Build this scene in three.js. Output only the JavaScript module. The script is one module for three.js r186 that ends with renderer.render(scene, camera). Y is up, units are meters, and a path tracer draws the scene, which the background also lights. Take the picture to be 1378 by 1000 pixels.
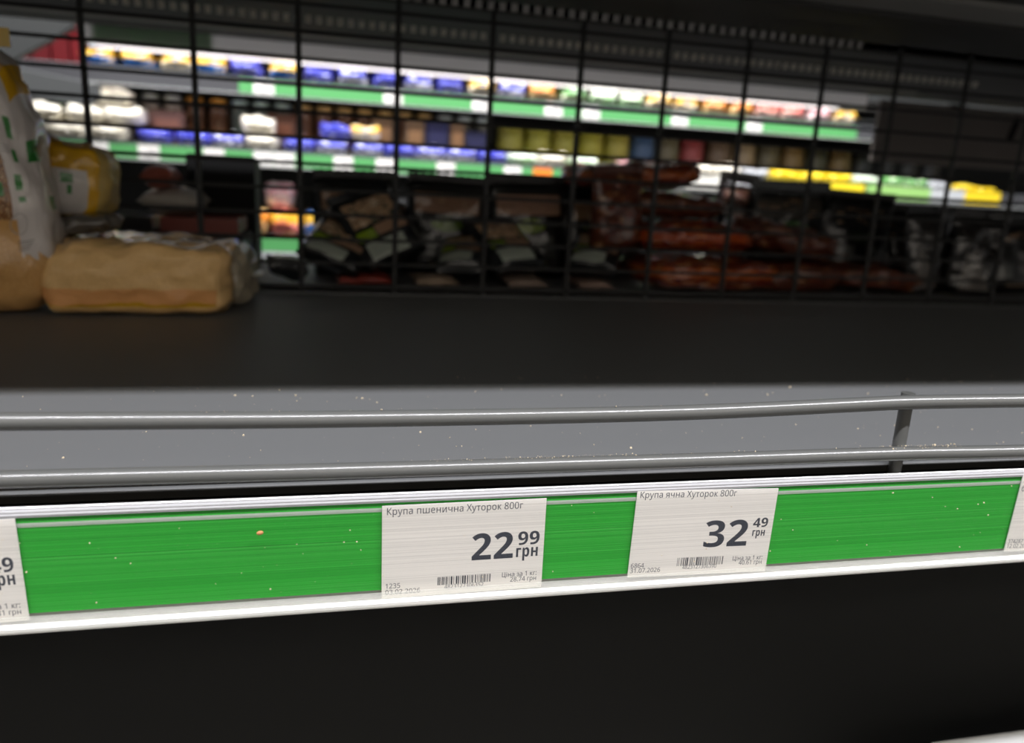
import * as THREE from 'three';
import { mergeGeometries } from 'three/addons/utils/BufferGeometryUtils.js';
import { RectAreaLightUniformsLib } from 'three/addons/lights/RectAreaLightUniformsLib.js';
import { ImprovedNoise } from 'three/addons/math/ImprovedNoise.js';

// ---------------------------------------------------------------- camera, light, exposure
// metres; x runs along the shelf, y is up (0 = top of the near price strip), z points out into the shopper's aisle
const scene = new THREE.Scene();
scene.background = new THREE.Color(0x000000);
const camera = new THREE.PerspectiveCamera(51.707, 1378 / 1000, 0.02, 30);
camera.position.set(0, 0.1306, 0.2969);
camera.up.set(0.00282, 0.9699, -0.24347);
camera.lookAt(0 + 0.22738, 0.1306 - 0.23772, 0.2969 - 0.94435);
camera.focus = 0.345;
camera.userData.fStop = 6.2;
const renderer = new THREE.WebGLRenderer({ antialias: true });
renderer.toneMapping = THREE.LinearToneMapping;
renderer.toneMappingExposure = 1.0;
renderer.shadowMap.enabled = true;
RectAreaLightUniformsLib.init();
// one long ceiling lamp over each aisle: y, z, length, intensity (the lamps are built further down from these)
const LAMPS = [
  { y: 1.75, z: 0.80, x: 0.4, len: 5.0, power: 145, label: 'long white ceiling lamp over the near aisle' },
  { y: 1.75, z: -1.45, x: 0.4, len: 5.0, power: 235, label: 'long white ceiling lamp over the far aisle behind the mesh' },
];

// ---------------------------------------------------------------- helpers
let seedState = 7;
const rnd = () => { seedState = (seedState * 1664525 + 1013904223) >>> 0; return seedState / 4294967296; };
const rr = (a, b) => a + (b - a) * rnd();
const noise = new ImprovedNoise();
const used = {};
function numbered(name) { const n = used[name] = (used[name] ?? -1) + 1; return n ? `${name}_${String(n).padStart(3, '0')}` : name; }
const ORD = ['first', 'second', 'third', 'fourth', 'fifth', 'sixth', 'seventh', 'eighth', 'ninth', 'tenth', 'eleventh', 'twelfth', 'thirteenth', 'fourteenth', 'fifteenth', 'sixteenth', 'seventeenth', 'eighteenth', 'nineteenth', 'twentieth', 'twenty-first', 'twenty-second', 'twenty-third', 'twenty-fourth', 'twenty-fifth'];
function tag(o, label, category, group, kind) {
  if (label) o.userData.label = label;
  if (category) o.userData.category = category;
  if (group) o.userData.group = group;
  if (kind) o.userData.kind = kind;
  return o;
}
function thing(name, label, category, pos = [0, 0, 0], rot = [0, 0, 0], group) {
  const o = new THREE.Group(); o.name = numbered(name); scene.add(o);
  o.position.set(...pos); o.rotation.set(...rot);
  return tag(o, label, category, group);
}
function part(name, geo, mat, parent, pos, rot) {
  const m = new THREE.Mesh(geo, mat); m.castShadow = m.receiveShadow = true;
  m.name = parent === scene ? numbered(name) : name;
  if (parent !== scene) { const k = parent.children.filter((c) => c.userData.base === name).length; m.name = k ? `${name}_${String(k).padStart(3, '0')}` : name; m.userData.base = name; }
  if (pos) m.position.set(...pos);
  if (rot) m.rotation.set(...rot);
  parent.add(m); return m;
}
function struct(name, geo, mat, pos) { const m = part(name, geo, mat, scene, pos); m.userData.kind = 'structure'; return m; }
const box = (w, h, d, x = 0, y = 0, z = 0) => new THREE.BoxGeometry(w, h, d).translate(x, y, z);
// a (z, y) outline drawn out along x
function alongX(pts, x0, x1, bevel = 0) {
  const s = new THREE.Shape(pts.map(([z, y]) => new THREE.Vector2(-z, y)));
  const g = new THREE.ExtrudeGeometry(s, { depth: x1 - x0 - 2 * bevel, bevelEnabled: bevel > 0, bevelSize: bevel, bevelThickness: bevel, bevelSegments: 2, curveSegments: 6 });
  return g.rotateY(Math.PI / 2).translate(x0 + bevel, 0, 0);
}
const tubeX = (r, x0, x1, y, z, n = 14) => new THREE.CylinderGeometry(r, r, x1 - x0, n).rotateZ(Math.PI / 2).translate((x0 + x1) / 2, y, z);
function roundBox(w, h, d, r, seg = 2) {
  const s = new THREE.Shape(), a = w / 2 - r, b = h / 2 - r;
  s.moveTo(-a, -h / 2); s.lineTo(a, -h / 2); s.absarc(a, -b, r, -Math.PI / 2, 0); s.lineTo(w / 2, b); s.absarc(a, b, r, 0, Math.PI / 2);
  s.lineTo(-a, h / 2); s.absarc(-a, b, r, Math.PI / 2, Math.PI); s.lineTo(-w / 2, -b); s.absarc(-a, -b, r, Math.PI, 1.5 * Math.PI);
  const bz = Math.min(r, d / 3);
  return new THREE.ExtrudeGeometry(s, { depth: d - 2 * bz, bevelEnabled: true, bevelSize: -0.0001, bevelThickness: bz, bevelSegments: seg, curveSegments: 3 }).translate(0, 0, -d / 2 + bz);
}
function smoothNormals(g) {   // one normal for all vertices that share a place, so that film has no seams
  const p = g.attributes.position, idx = g.index, acc = new Map(), keys = [];
  for (let i = 0; i < p.count; i++) { keys[i] = `${Math.round(p.getX(i) * 2e5)},${Math.round(p.getY(i) * 2e5)},${Math.round(p.getZ(i) * 2e5)}`; if (!acc.has(keys[i])) acc.set(keys[i], new THREE.Vector3()); }
  const a = new THREE.Vector3(), b = new THREE.Vector3(), c = new THREE.Vector3();
  for (let i = 0; i < idx.count; i += 3) {
    const [u, v, w] = [idx.getX(i), idx.getX(i + 1), idx.getX(i + 2)];
    a.fromBufferAttribute(p, u); b.fromBufferAttribute(p, v); c.fromBufferAttribute(p, w);
    b.sub(a); c.sub(a); b.cross(c);
    for (const k of [u, v, w]) acc.get(keys[k]).add(b);
  }
  const n = new Float32Array(p.count * 3);
  for (let i = 0; i < p.count; i++) { const q = acc.get(keys[i]).clone().normalize(); n.set([q.x, q.y, q.z], i * 3); }
  g.setAttribute('normal', new THREE.BufferAttribute(n, 3)); return g;
}
// a filled soft package: a box rounded by a p-norm, dented and creased; base at y = 0
function softPack(w, h, d, { p = 5, seg = 12, dent = 0.004, freq = 26, seed = 1, taper = 0, sag = 0, crease = 0 } = {}) {
  const g = new THREE.BoxGeometry(2, 2, 2, seg, seg, Math.max(4, Math.round(seg * 0.7)));
  const P = g.attributes.position;
  for (let i = 0; i < P.count; i++) {
    let x = P.getX(i), y = P.getY(i), z = P.getZ(i);
    const l = (Math.abs(x) ** p + Math.abs(y) ** p + Math.abs(z) ** p) ** (1 / p);
    x /= l; y /= l; z /= l;
    const t = (y + 1) / 2, k = 1 - taper * t * t;
    let X = x * w / 2 * k, Y = y * h / 2, Z = z * d / 2 * (1 - taper * 0.9 * t * t);
    const n1 = noise.noise(X * freq + seed * 3.1, Y * freq + seed, Z * freq - seed * 1.7), n2 = noise.noise(X * freq * 2.7 - seed, Y * freq * 2.7, Z * freq * 2.7 + seed);
    const fold = crease ? crease * Math.abs(noise.noise(X * freq * 1.6 + Y * freq + seed, Y * freq * 0.6 - seed, Z * freq * 1.4)) : 0;
    const q = n1 * dent + n2 * dent * 0.45 - fold;
    X += x * q; Y += y * q * (y < -0.7 ? 0.15 : 1); Z += z * q;
    if (sag) Y -= sag * (1 - t) * 0 + sag * t * (x * x);
    P.setXYZ(i, X, Y + h / 2, Z);
  }
  return smoothNormals(g);
}
// a pouch: two films that meet at a flat top (and sides), fat at the foot; base at y = 0, front faces +z
function pouchShape(w, h, d, { seed = 1, wr = 0.003, pillow = false } = {}) {
  const out = [];
  for (const s of [1, -1]) {
    const g = new THREE.PlaneGeometry(w, h, 14, 18), P = g.attributes.position;
    for (let i = 0; i < P.count; i++) {
      const x = P.getX(i), y = P.getY(i), u = Math.abs(x) / (w / 2), v = Math.min(1, Math.max(0, y / h + 0.5));
      const pu = Math.sqrt(Math.max(0, 1 - u ** 3));
      const pv = pillow ? Math.sqrt(Math.max(0, 1 - Math.abs(2 * v - 1) ** 3)) : Math.min(1, Math.sqrt(v / 0.08)) * Math.max(0, 1 - v ** 1.7) ** 0.8;
      const n = noise.noise(x * 38 + seed, y * 30 - seed, s * 2 + seed) * 0.8 + noise.noise(x * 95 - seed, y * 80, seed) * 0.5 + Math.abs(noise.noise(x * 20 + y * 45, seed, y * 22 * s)) * 1.1;
      P.setZ(i, s * (d / 2 * pu * pv + wr * n * pu * Math.min(1, pv * 3)));
    }
    if (s < 0) { const I = g.index.array; for (let i = 0; i < I.length; i += 3) { const t = I[i]; I[i] = I[i + 1]; I[i + 1] = t; } }
    out.push(g);
  }
  return smoothNormals(mergeGeometries(out).translate(0, h / 2, 0));
}
const sealCache = {};
function sealShape(w, h) {
  const k = `${w.toFixed(3)}${h.toFixed(3)}`;
  if (sealCache[k]) return sealCache[k];
  const s = new THREE.Shape(), n = Math.max(8, Math.round(w / 0.005));
  s.moveTo(-w / 2, 0); s.lineTo(w / 2, 0); s.lineTo(w / 2, h);
  for (let i = n - 1; i >= 0; i--) s.lineTo(-w / 2 + w * i / n, h - (i % 2 ? 0.0015 : 0));
  return sealCache[k] = new THREE.ExtrudeGeometry(s, { depth: 0.0012, bevelEnabled: false }).translate(0, 0, -0.0006);
}
function canvasTex(w, h, draw, { srgb = true, repeat } = {}) {
  const c = document.createElement('canvas'); c.width = w; c.height = h;
  const g = c.getContext('2d'); draw(g, w, h);
  const t = new THREE.CanvasTexture(c); t.magFilter = THREE.LinearFilter; t.anisotropy = 8;
  if (srgb) t.colorSpace = THREE.SRGBColorSpace;
  if (repeat) { t.wrapS = t.wrapT = THREE.RepeatWrapping; t.repeat.set(...repeat); }
  return t;
}
const std = (color, o = {}) => new THREE.MeshStandardMaterial({ color, roughness: 0.6, ...o });
const phys = (color, o = {}) => new THREE.MeshPhysicalMaterial({ color, roughness: 0.4, ...o });
const lin = (r, g, b) => new THREE.Color().setRGB(r, g, b);

// ---------------------------------------------------------------- materials
const speckTex = canvasTex(512, 512, (g, w, h) => {
  g.fillStyle = '#808080'; g.fillRect(0, 0, w, h);
  for (let i = 0; i < 5000; i++) { const v = 110 + rnd() * 40 | 0; g.fillStyle = `rgba(${v},${v},${v},.5)`; g.fillRect(rnd() * w, rnd() * h, 1 + rnd() * 2, 1 + rnd() * 2); }
}, { srgb: false, repeat: [6, 6] });
const M = {
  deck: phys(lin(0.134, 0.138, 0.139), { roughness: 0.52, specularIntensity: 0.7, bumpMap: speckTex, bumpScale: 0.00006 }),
  under: std(lin(0.055, 0.053, 0.048), { roughness: 0.6 }),  // darker copy of the deck grey; shade beneath shelves is put into the colour
  zinc: std(lin(0.32, 0.31, 0.29), { roughness: 0.4, metalness: 0.3 }),
  black: phys(lin(0.0045, 0.0045, 0.0045), { roughness: 0.6, specularIntensity: 0.4 }),
  rail: phys(lin(0.115, 0.118, 0.112), { roughness: 0.35, clearcoat: 0.9, clearcoatRoughness: 0.16 }),
  mesh: std(lin(0.014, 0.014, 0.013), { roughness: 0.5 }),
  clearWhite: phys(lin(0.46, 0.46, 0.47), { roughness: 0.25, clearcoat: 1, clearcoatRoughness: 0.1 }),
  lipFrost: phys(lin(0.95, 0.94, 0.90), { roughness: 0.2, transmission: 0.68, thickness: 0, clearcoat: 1, clearcoatRoughness: 0.1 }),
  fold: phys(lin(0.95, 0.95, 0.92), { roughness: 0.15, transmission: 0.8, thickness: 0 }),
  ridge: phys(lin(0.9, 0.9, 0.88), { roughness: 0.25, transmission: 0.7, thickness: 0 }),
  railBack: phys(lin(0.62, 0.61, 0.6), { roughness: 0.9, transmission: 0.45, thickness: 0 }),
  white: std(lin(0.78, 0.77, 0.76), { roughness: 0.7 }),
  wall: std(lin(0.6, 0.6, 0.58), { roughness: 0.9 }),
  panelGrey: std(lin(0.022, 0.024, 0.022), { roughness: 0.6 }),
  barPale: std(lin(0.30, 0.29, 0.26), { roughness: 0.5 }),
  tabLit: std(lin(0.75, 0.72, 0.62), { roughness: 0.5 }),  // paler copy of the zinc; brightness of lit slots put into the colour
  greyLip: phys(lin(0.06, 0.06, 0.063), { roughness: 0.4 }),
  lipFar: phys(lin(0.85, 0.87, 0.83), { roughness: 0.3, transmission: 0.75, thickness: 0 }),
  lipFarTop: phys(lin(0.10, 0.105, 0.11), { roughness: 0.35 }),
  greenFar: std(lin(0.085, 0.33, 0.10), { roughness: 0.5 }),  // strip green paled so the cover's glare sits in its colour
  board: std(lin(0.19, 0.165, 0.15), { roughness: 0.7 }),
  paleShelf: std(lin(0.55, 0.52, 0.46), { roughness: 0.7 }),
};

// ---------------------------------------------------------------- the setting
const FL = -1.10, CE = 1.95;
const tileTex = canvasTex(512, 512, (g, w, h) => { g.fillStyle = '#55534f'; g.fillRect(0, 0, w, h); for (let i = 0; i < 9000; i++) { const v = 65 + rnd() * 40 | 0; g.fillStyle = `rgba(${v},${v - 3},${v - 9},.35)`; g.fillRect(rnd() * w, rnd() * h, 2, 2); } }, { repeat: [12, 10] });
struct('floor', box(12, 0.1, 6.6), std(0xffffff, { map: tileTex, roughness: 0.35 }), [0.6, FL - 0.05, -0.4]);
struct('ceiling', box(12, 0.1, 6.6), M.wall, [0.6, CE + 0.05, -0.4]);
struct('wall_left', box(0.1, CE - FL + 0.2, 6.6), M.wall, [-5.45, (CE + FL) / 2, -0.4]);
struct('wall_right', box(0.1, CE - FL + 0.2, 6.6), M.wall, [6.65, (CE + FL) / 2, -0.4]);
struct('wall_back', box(12, CE - FL + 0.2, 0.1), M.wall, [0.6, (CE + FL) / 2, -3.75]);
struct('wall_front', box(12, CE - FL + 0.2, 0.1), M.wall, [0.6, (CE + FL) / 2, 2.95]);

// ceiling lamps: housing, glowing diffuser and a light of the same size just below it
for (const L of LAMPS) {
  const o = thing('ceiling_lamp', L.label, 'lamp', [L.x, L.y, L.z]);
  part('housing', roundBox(L.len + 0.04, 0.05, 0.10, 0.01), std(lin(0.7, 0.7, 0.7)), o, [0, 0.035, 0]);
  part('diffuser', box(L.len, 0.012, 0.06), std(0xffffff, { emissive: 0xfff4e6, emissiveIntensity: 2.5 }), o, [0, 0.004, 0]);
  for (const s of [-1, 1]) part('suspension_rod', new THREE.CylinderGeometry(0.004, 0.004, CE - L.y - 0.06, 8), M.zinc, o, [s * L.len * 0.4, 0.06 + (CE - L.y - 0.06) / 2, 0]);
  const a = new THREE.RectAreaLight(0xfbfaff, L.power, L.len, 0.06);
  a.position.set(L.x, L.y - 0.006, L.z); a.rotation.set(-Math.PI / 2, 0, 0); scene.add(a);
}

// ---------------------------------------------------------------- price rails
const greenTex = canvasTex(2048, 256, (g, w, h) => {
  g.fillStyle = '#2caa34'; g.fillRect(0, 0, w, h);
  for (let i = 0; i < 420; i++) { const d = rnd() < 0.5; g.fillStyle = d ? `rgba(8,95,22,${rr(.08, .34)})` : `rgba(130,225,120,${rr(.06, .24)})`; const x = rnd() * w; g.fillRect(x - 200, rnd() * h, rr(200, 1600), rr(0.5, 1.3)); }
});
const coverLines = canvasTex(64, 1024, (g, w, h) => {
  g.fillStyle = '#fff'; g.fillRect(0, 0, w, h);
  for (let i = 0; i < 260; i++) { const v = 190 + rnd() * 55 | 0; g.fillStyle = `rgba(${v},${v},${v},${rr(.12, .6)})`; g.fillRect(0, rnd() * h, w, rr(1, 3)); }
});
const coverRough = canvasTex(2048, 256, (g, w, h) => {
  g.fillStyle = 'rgb(0,22,0)'; g.fillRect(0, 0, w, h);
  for (let i = 0; i < 300; i++) { g.fillStyle = `rgba(0,${rr(10, 120) | 0},0,${rr(.1, .5)})`; g.fillRect(rnd() * w - 300, rnd() * h, rr(100, 1500), rr(.5, 1.6)); }
}, { srgb: false });
const coverBump = canvasTex(16, 1024, (g, w, h) => {
  for (let y = 0; y < h; y++) { const v = 128 + 50 * Math.sin(y * 0.35) + 40 * (rnd() - .5) | 0; g.fillStyle = `rgb(${v},${v},${v})`; g.fillRect(0, y, w, 1); }
}, { srgb: false });
M.green = std(0xffffff, { map: greenTex, roughness: 0.55 });
M.cover = phys(0xffffff, { transmission: 1, thickness: 0, roughness: 1, roughnessMap: coverRough, map: coverLines, bumpMap: coverBump, bumpScale: 0.00002, ior: 1.45 });
M.greenThin = phys(lin(0.05, 0.55, 0.06), { roughness: 0.95, transmission: 0.5, thickness: 0 });

const arc = (cz, cy, r, a0, a1, n = 7) => Array.from({ length: n }, (_, i) => { const a = a0 + (a1 - a0) * i / (n - 1); return [cz + r * Math.cos(a), cy + r * Math.sin(a)]; });
// a clear plastic price rail; y is the top of its paper, zf the plane of its paper, facing +1 or -1 along z
function priceRail(y, zf, x0, x1, label, { facing = 1, fine = false, lip = M.lipFrost, topLip = M.clearWhite, back = M.railBack } = {}) {
  const o = thing('price_rail', label, 'price rail', [0, y, zf], [0, facing > 0 ? 0 : Math.PI, 0]);
  const [a, b] = facing > 0 ? [x0, x1] : [-x1, -x0];
  part('back_plate', box(b - a, 0.046, 0.0012, (a + b) / 2, -0.021, -0.0012), back, o);
  // top lip: three fine rounded ridges that wrap back over the shelf edge
  const top = [[-0.0016, 0.0008], [0.0014, 0.0008], ...arc(0.0010, 0.0016, 0.0006, -0.9, 1.3, 6), ...arc(0.0006, 0.0027, 0.0006, -0.8, 1.3, 6), ...arc(-0.0004, 0.0038, 0.0007, -0.4, 2.4, 7), [-0.0016, 0.0040]];
  part('top_lip', alongX(top, a, b), topLip, o);
  const bot = [[-0.0014, -0.0443], [0.0052, -0.0446], ...arc(0.0058, -0.0434, 0.0012, -1.2, 1.2, 6), [0.0050, -0.0412], [0.0046, -0.0412], [0.0044, -0.0420], [0.0032, -0.0427], [-0.0014, -0.0430]];
  part('bottom_lip', alongX(bot, a, b), lip, o);
  part('hook_strip', box(b - a, 0.002, 0.0178, (a + b) / 2, -0.0065, -0.0107), M.black, o);  // added strip that stops lamp light leaking past the rail
  if (fine) {
    const g = new THREE.PlaneGeometry(b - a, 0.0425, 1, 1).translate((a + b) / 2, -0.0205, 0.0028);
    part('clear_cover', g, M.cover, o);
    part('cover_fold', alongX([[0.0046, -0.0413], [0.0050, -0.0413], [0.0042, -0.0386], [0.0038, -0.0386]], a, b), M.fold, o);
    part('cover_ridge', alongX([[0.0006, -0.0034], [0.0009, -0.0034], [0.0010, -0.0026], [0.0009, -0.0018], [0.0006, -0.0018]], a, b), M.ridge, o);
    part('hook_bar', tubeX(0.0018, a, b, -0.0010, -0.0116), M.black, o);
  }
  return o;
}
function paperInsert(y, zf, x0, x1, label, mat = M.green, facing = 1, over = false) {   // over: stands in for bags hanging over the rail's lips
  const m = part('paper_insert', box(x1 - x0, over ? 0.046 : 0.0395, 0.0003), mat, scene, [(x0 + x1) / 2, y - (over ? 0.013 : 0.0195), zf + facing * (over ? 0.0085 : 0.0004)]);
  return tag(m, label, 'paper strip');
}
// near rail
priceRail(0, 0, -1.96, 2.96, 'clear plastic price rail along the front edge of the near shelf', { fine: true });
paperInsert(0, 0, -1.95, 2.95, 'bright green paper strip inside the near price rail');

// ---- printed price labels (70 x 40.5 mm)
function fitText(g, S, s, x0, x1, base, size, bold, color = '#3a3e47') {   // x, baseline and cap height in mm
  g.save(); g.fillStyle = color; g.font = `${bold ? 'bold ' : ''}${(size / 0.714 * S).toFixed(1)}px sans-serif`;
  const w = g.measureText(s).width; g.translate(x0 * S, base * S); g.scale((x1 - x0) * S / w, 1); g.fillText(s, 0, 0); g.restore();
}
function barcode(g, x0, x1, y0, y1, S, seed) {
  let s = seed; const r = () => { s = (s * 1103515245 + 12345) & 0x7fffffff; return s / 0x7fffffff; };
  const mod = (x1 - x0) / 95; let x = x0; g.fillStyle = '#30343c';
  while (x < x1 - mod) { const bw = mod * (1 + (r() * 2.4 | 0)); g.fillRect(x * S, y0 * S, bw * S * 0.92, (y1 - y0) * S); x += bw + mod * (1 + (r() * 2.2 | 0)); }
}
function labelTex(rows, bars, S = 18, w = 70, h = 40.5) {
  return canvasTex(w * S | 0, h * S | 0, (g, W, H) => {
    g.fillStyle = '#ebe7df'; g.fillRect(0, 0, W, H);
    for (let i = 0; i < 900; i++) { const v = 205 + rnd() * 40 | 0; g.fillStyle = `rgba(${v},${v - 4},${v - 3},.25)`; g.fillRect(rnd() * W, rnd() * H, rr(1, 3), rr(1, 3)); }
    for (const t of rows) fitText(g, S, ...t);
    for (const b of bars) barcode(g, ...b.slice(0, 4), S, b[4]);
  });
}
const paperEdge = std(lin(0.75, 0.73, 0.73), { roughness: 0.8 });
function priceLabel(x, yTop, tex, label, { z = 0.0014, tilt = 0, w = 0.070, h = 0.0422, group } = {}) {
  const front = std(0xffffff, { map: tex, roughness: 0.6 });
  const m = part('price_label', box(w, h, 0.0004, 0, -h / 2, 0), [paperEdge, paperEdge, paperEdge, paperEdge, front, paperEdge], scene, [x, yTop, z], [0, 0, tilt]);
  return tag(m, label, 'price label', group);
}
const T1 = labelTex([
  ['Крупа пшенична Хуторок 800г', 1.6, 59.7, 3.9, 3.0, false], ['22', 37.4, 56.8, 26.0, 11.8, true], ['99', 58.0, 68.2, 20.3, 6.0, true], ['грн', 57.2, 67.9, 25.8, 5.4, true],
  ['1235', 1.4, 7.9, 36.1, 2.1, false], ['03.02.2026', 1.4, 16.4, 38.9, 2.1, false], ['4823127306352', 26.6, 43.9, 38.1, 1.8, false, '#5a5e66'],
  ['Ціна за 1 кг:', 51.6, 67.6, 34.6, 2.1, false], ['28.74 грн', 55.5, 67.6, 37.0, 2.1, false]].map((r) => r), [[23.7, 47, 32.6, 36.2, 91]]);
const T2 = labelTex([
  ['Крупа ячна Хуторок 800г', 1.2, 48.9, 3.2, 2.9, false], ['32', 35.0, 58.3, 27.3, 12.6, true], ['49', 59.7, 67.6, 18.4, 4.4, true], ['грн', 59.7, 66.8, 22.7, 3.7, true],
  ['6864', 0.9, 7.5, 36.0, 2.1, false], ['31.07.2026', 0.9, 15.8, 38.4, 2.1, false], ['4823127306390', 26.6, 44.0, 37.6, 1.8, false, '#5a5e66'],
  ['Ціна за 1 кг:', 51.6, 67.6, 34.4, 2.1, false], ['40.61 грн', 55.3, 67.6, 36.6, 2.1, false]], [[23.7, 47.4, 32.0, 36.0, 417]]);
const T0 = labelTex([['49', 59.0, 67.6, 20.4, 5.6, true], ['грн', 58.4, 67.6, 25.6, 5.2, true], ['Ціна за 1 кг:', 51.6, 67.8, 35.0, 2.1, false], ['53.31 грн', 55.3, 67.8, 37.6, 2.1, false]], [[23.7, 47.4, 32.0, 36.0, 55]]);
const T3 = labelTex([['К', 1.0, 3.2, 3.9, 2.9, false], ['б', 1.0, 3.2, 8.4, 2.9, false], ['374287', 0.9, 10.5, 36.0, 2.1, false], ['12.02.2026', 0.9, 15.8, 38.6, 2.1, false]], [[23.7, 47.4, 32.0, 36.0, 77]]);
priceLabel(0.0195 + 0.035, -0.0004, T1, 'white paper price label for wheat groats reading 22 99 on the near green strip', { tilt: 0.006 });
priceLabel(0.1312 + 0.035, 0.0007, T2, 'white paper price label for barley groats reading 32 49 on the near green strip', { tilt: -0.022 });
priceLabel(-0.1148 - 0.035, -0.0004, T0, 'white price label cut off by the left edge of the photo', { tilt: 0.03 });
priceLabel(0.3388 + 0.035, 0.0004, T3, 'white price label cut off by the right edge of the photo', { tilt: -0.035 });

// ---------------------------------------------------------------- shelves
// a pressed steel shelf: slotted back strip, deck, folded front lip, underside stiffeners, pale tabs in place of lit slots under the back edge
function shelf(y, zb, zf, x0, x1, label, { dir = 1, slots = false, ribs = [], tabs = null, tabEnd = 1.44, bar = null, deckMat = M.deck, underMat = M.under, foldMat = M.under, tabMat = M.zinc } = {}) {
  const o = thing('metal_shelf', label, 'shelf', [0, y, 0]);
  const Z = (t) => zf + dir * t;      // t runs back from the front edge as a negative number
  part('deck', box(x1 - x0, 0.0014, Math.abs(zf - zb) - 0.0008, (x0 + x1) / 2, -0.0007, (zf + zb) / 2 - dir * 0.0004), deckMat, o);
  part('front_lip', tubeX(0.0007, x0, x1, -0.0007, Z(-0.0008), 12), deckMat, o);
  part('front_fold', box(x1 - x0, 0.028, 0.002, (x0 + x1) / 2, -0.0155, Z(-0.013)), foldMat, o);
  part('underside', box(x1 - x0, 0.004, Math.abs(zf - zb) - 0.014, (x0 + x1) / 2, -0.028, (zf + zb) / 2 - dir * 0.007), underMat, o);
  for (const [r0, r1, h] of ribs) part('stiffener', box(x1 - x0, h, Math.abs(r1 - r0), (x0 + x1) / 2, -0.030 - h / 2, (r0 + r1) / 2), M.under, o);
  if (slots) {
    const s = new THREE.Shape(); const z0 = zb + 0.004, z1 = zb + 0.021;
    s.moveTo(-0.45, -z0); s.lineTo(1.05, -z0); s.lineTo(1.05, -z1); s.lineTo(-0.45, -z1);
    for (let x = -0.44; x < 1.04; x += 0.014) { const p = new THREE.Path(); p.moveTo(x, -z0 - 0.006); p.lineTo(x, -z0 - 0.012); p.lineTo(x + 0.008, -z0 - 0.012); p.lineTo(x + 0.008, -z0 - 0.006); s.holes.push(p); }
    part('slotted_strip', new THREE.ExtrudeGeometry(s, { depth: 0.0008, bevelEnabled: false }).rotateX(-Math.PI / 2).translate(0, 0.0, 0), deckMat, o);
  }
  if (bar) part('cross_bar', box(0.93 - x0, 0.005, bar[1], (0.93 + x0) / 2, -0.0325, bar[0]), M.barPale, o);  // pale bar added to give the underside a paler band
  if (tabs) {
    const gs = []; for (let x = x0 + 0.02; x < tabEnd; x += 0.0125) gs.push(box(0.0065, 0.008, 0.0014).rotateX(0.3).translate(x, -0.036, tabs));
    tag(part('slot_tabs', mergeGeometries(gs), tabMat, o), 'row of pale tabs standing in for lit slots under the back edge', null, null, 'stuff');
  }
  return o;
}
const DK = 0.0066, BK = -0.556;
shelf(DK, BK, -0.0078, -1.96, 2.96, 'dark grey metal shelf in the foreground behind the green price strip', { slots: true });
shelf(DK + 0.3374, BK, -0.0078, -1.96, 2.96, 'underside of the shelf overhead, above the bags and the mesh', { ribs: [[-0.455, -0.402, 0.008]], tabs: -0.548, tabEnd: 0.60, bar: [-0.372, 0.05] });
priceRail(0.337, 0, -1.96, 2.96, 'clear plastic price rail on the overhead shelf above the picture');
shelf(-0.330, BK, -0.0078, -1.96, 2.96, 'lower shelf under the green price strip, wholly in shade');
// pale carton whose lid shows in the lower right corner
{
  const o = thing('carton', 'pale grey carton on the lower shelf, its lid in the bottom right corner', 'box', [0.62, -0.330, -0.050]);
  part('carton_body', roundBox(0.42, 0.088, 0.062, 0.002), std(lin(0.5, 0.5, 0.48)), o, [0, 0.044, 0]);
  part('lid', roundBox(0.424, 0.008, 0.066, 0.002), std(lin(0.55, 0.55, 0.53)), o, [0, 0.091, 0]);
}
// slotted uprights that carry the shelves of both sides, beyond the ends of the mesh
for (const [x, l] of [[-2.02, 'black slotted steel upright at the left end of the shelves'], [3.02, 'black slotted steel upright at the right end of the shelves']]) {
  const o = thing('shelf_upright', l, 'post', [x, FL, -0.588]);
  part('post', roundBox(0.04, 1.75, 0.04, 0.003), M.black, o, [0, 0.875, 0]);
  for (const yy of [DK - 0.048, DK + 0.289, -0.378]) { part('bracket', box(0.012, 0.03, 0.36), M.black, o, [x < 0 ? 0.026 : -0.026, yy - FL, 0.20]); part('bracket', box(0.012, 0.03, 0.30), M.black, o, [x < 0 ? 0.026 : -0.026, yy - FL, -0.17]); }
  part('foot', roundBox(0.05, 0.06, 0.9, 0.004), M.black, o, [0, 0.03, 0]);
}
// shelves of the next aisle, back to back with ours
const OB = -0.612, OF = -0.966;
shelf(DK, OB, OF, -1.96, 2.96, 'dark metal shelf behind the mesh that holds the dark pouches', { dir: -1 });
shelf(DK + 0.3374, OB, OF, -1.96, 2.96, 'dark overhead shelf of the next aisle, seen through the mesh', { dir: -1, tabs: -0.722, tabEnd: 0.93, bar: [-0.85, 0.014], tabMat: M.tabLit });
priceRail(0.337, -0.974, -0.345, 0.93, 'pale plastic price rail on the overhead shelf of the next aisle, seen from behind', { facing: -1 });
paperInsert(0.337, -0.974, -0.33, -0.17, 'short pale green paper strip seen from behind through the far overhead rail', M.greenThin, -1);

{
  const o = thing('light_block_sheet', 'added grey sheet behind the lower shelf, shutting out far aisle light', 'light block', [0.45, -0.20, -0.570]);  // unseen sheet added to keep the far lamp off the lower shelf
  for (let i = 0; i < 10; i++) part('sheet', box(0.498, 0.36, 0.004, -2.20 + i * 0.5, 0, 0), M.deck, o);
}
// added unseen sheets between the two overhead shelves (above the picture) keep the far lamp's light out
{
  const o = thing('light_block_sheet', 'added black sheet above the overhead shelves, stopping far lamp light', 'light block', [0, 0.345, -0.600]);
  for (let i = 0; i < 10; i++) part('sheet', box(0.498, 0.62, 0.022, -1.75 + i * 0.5, 0.30, 0), M.black, o);
}

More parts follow.
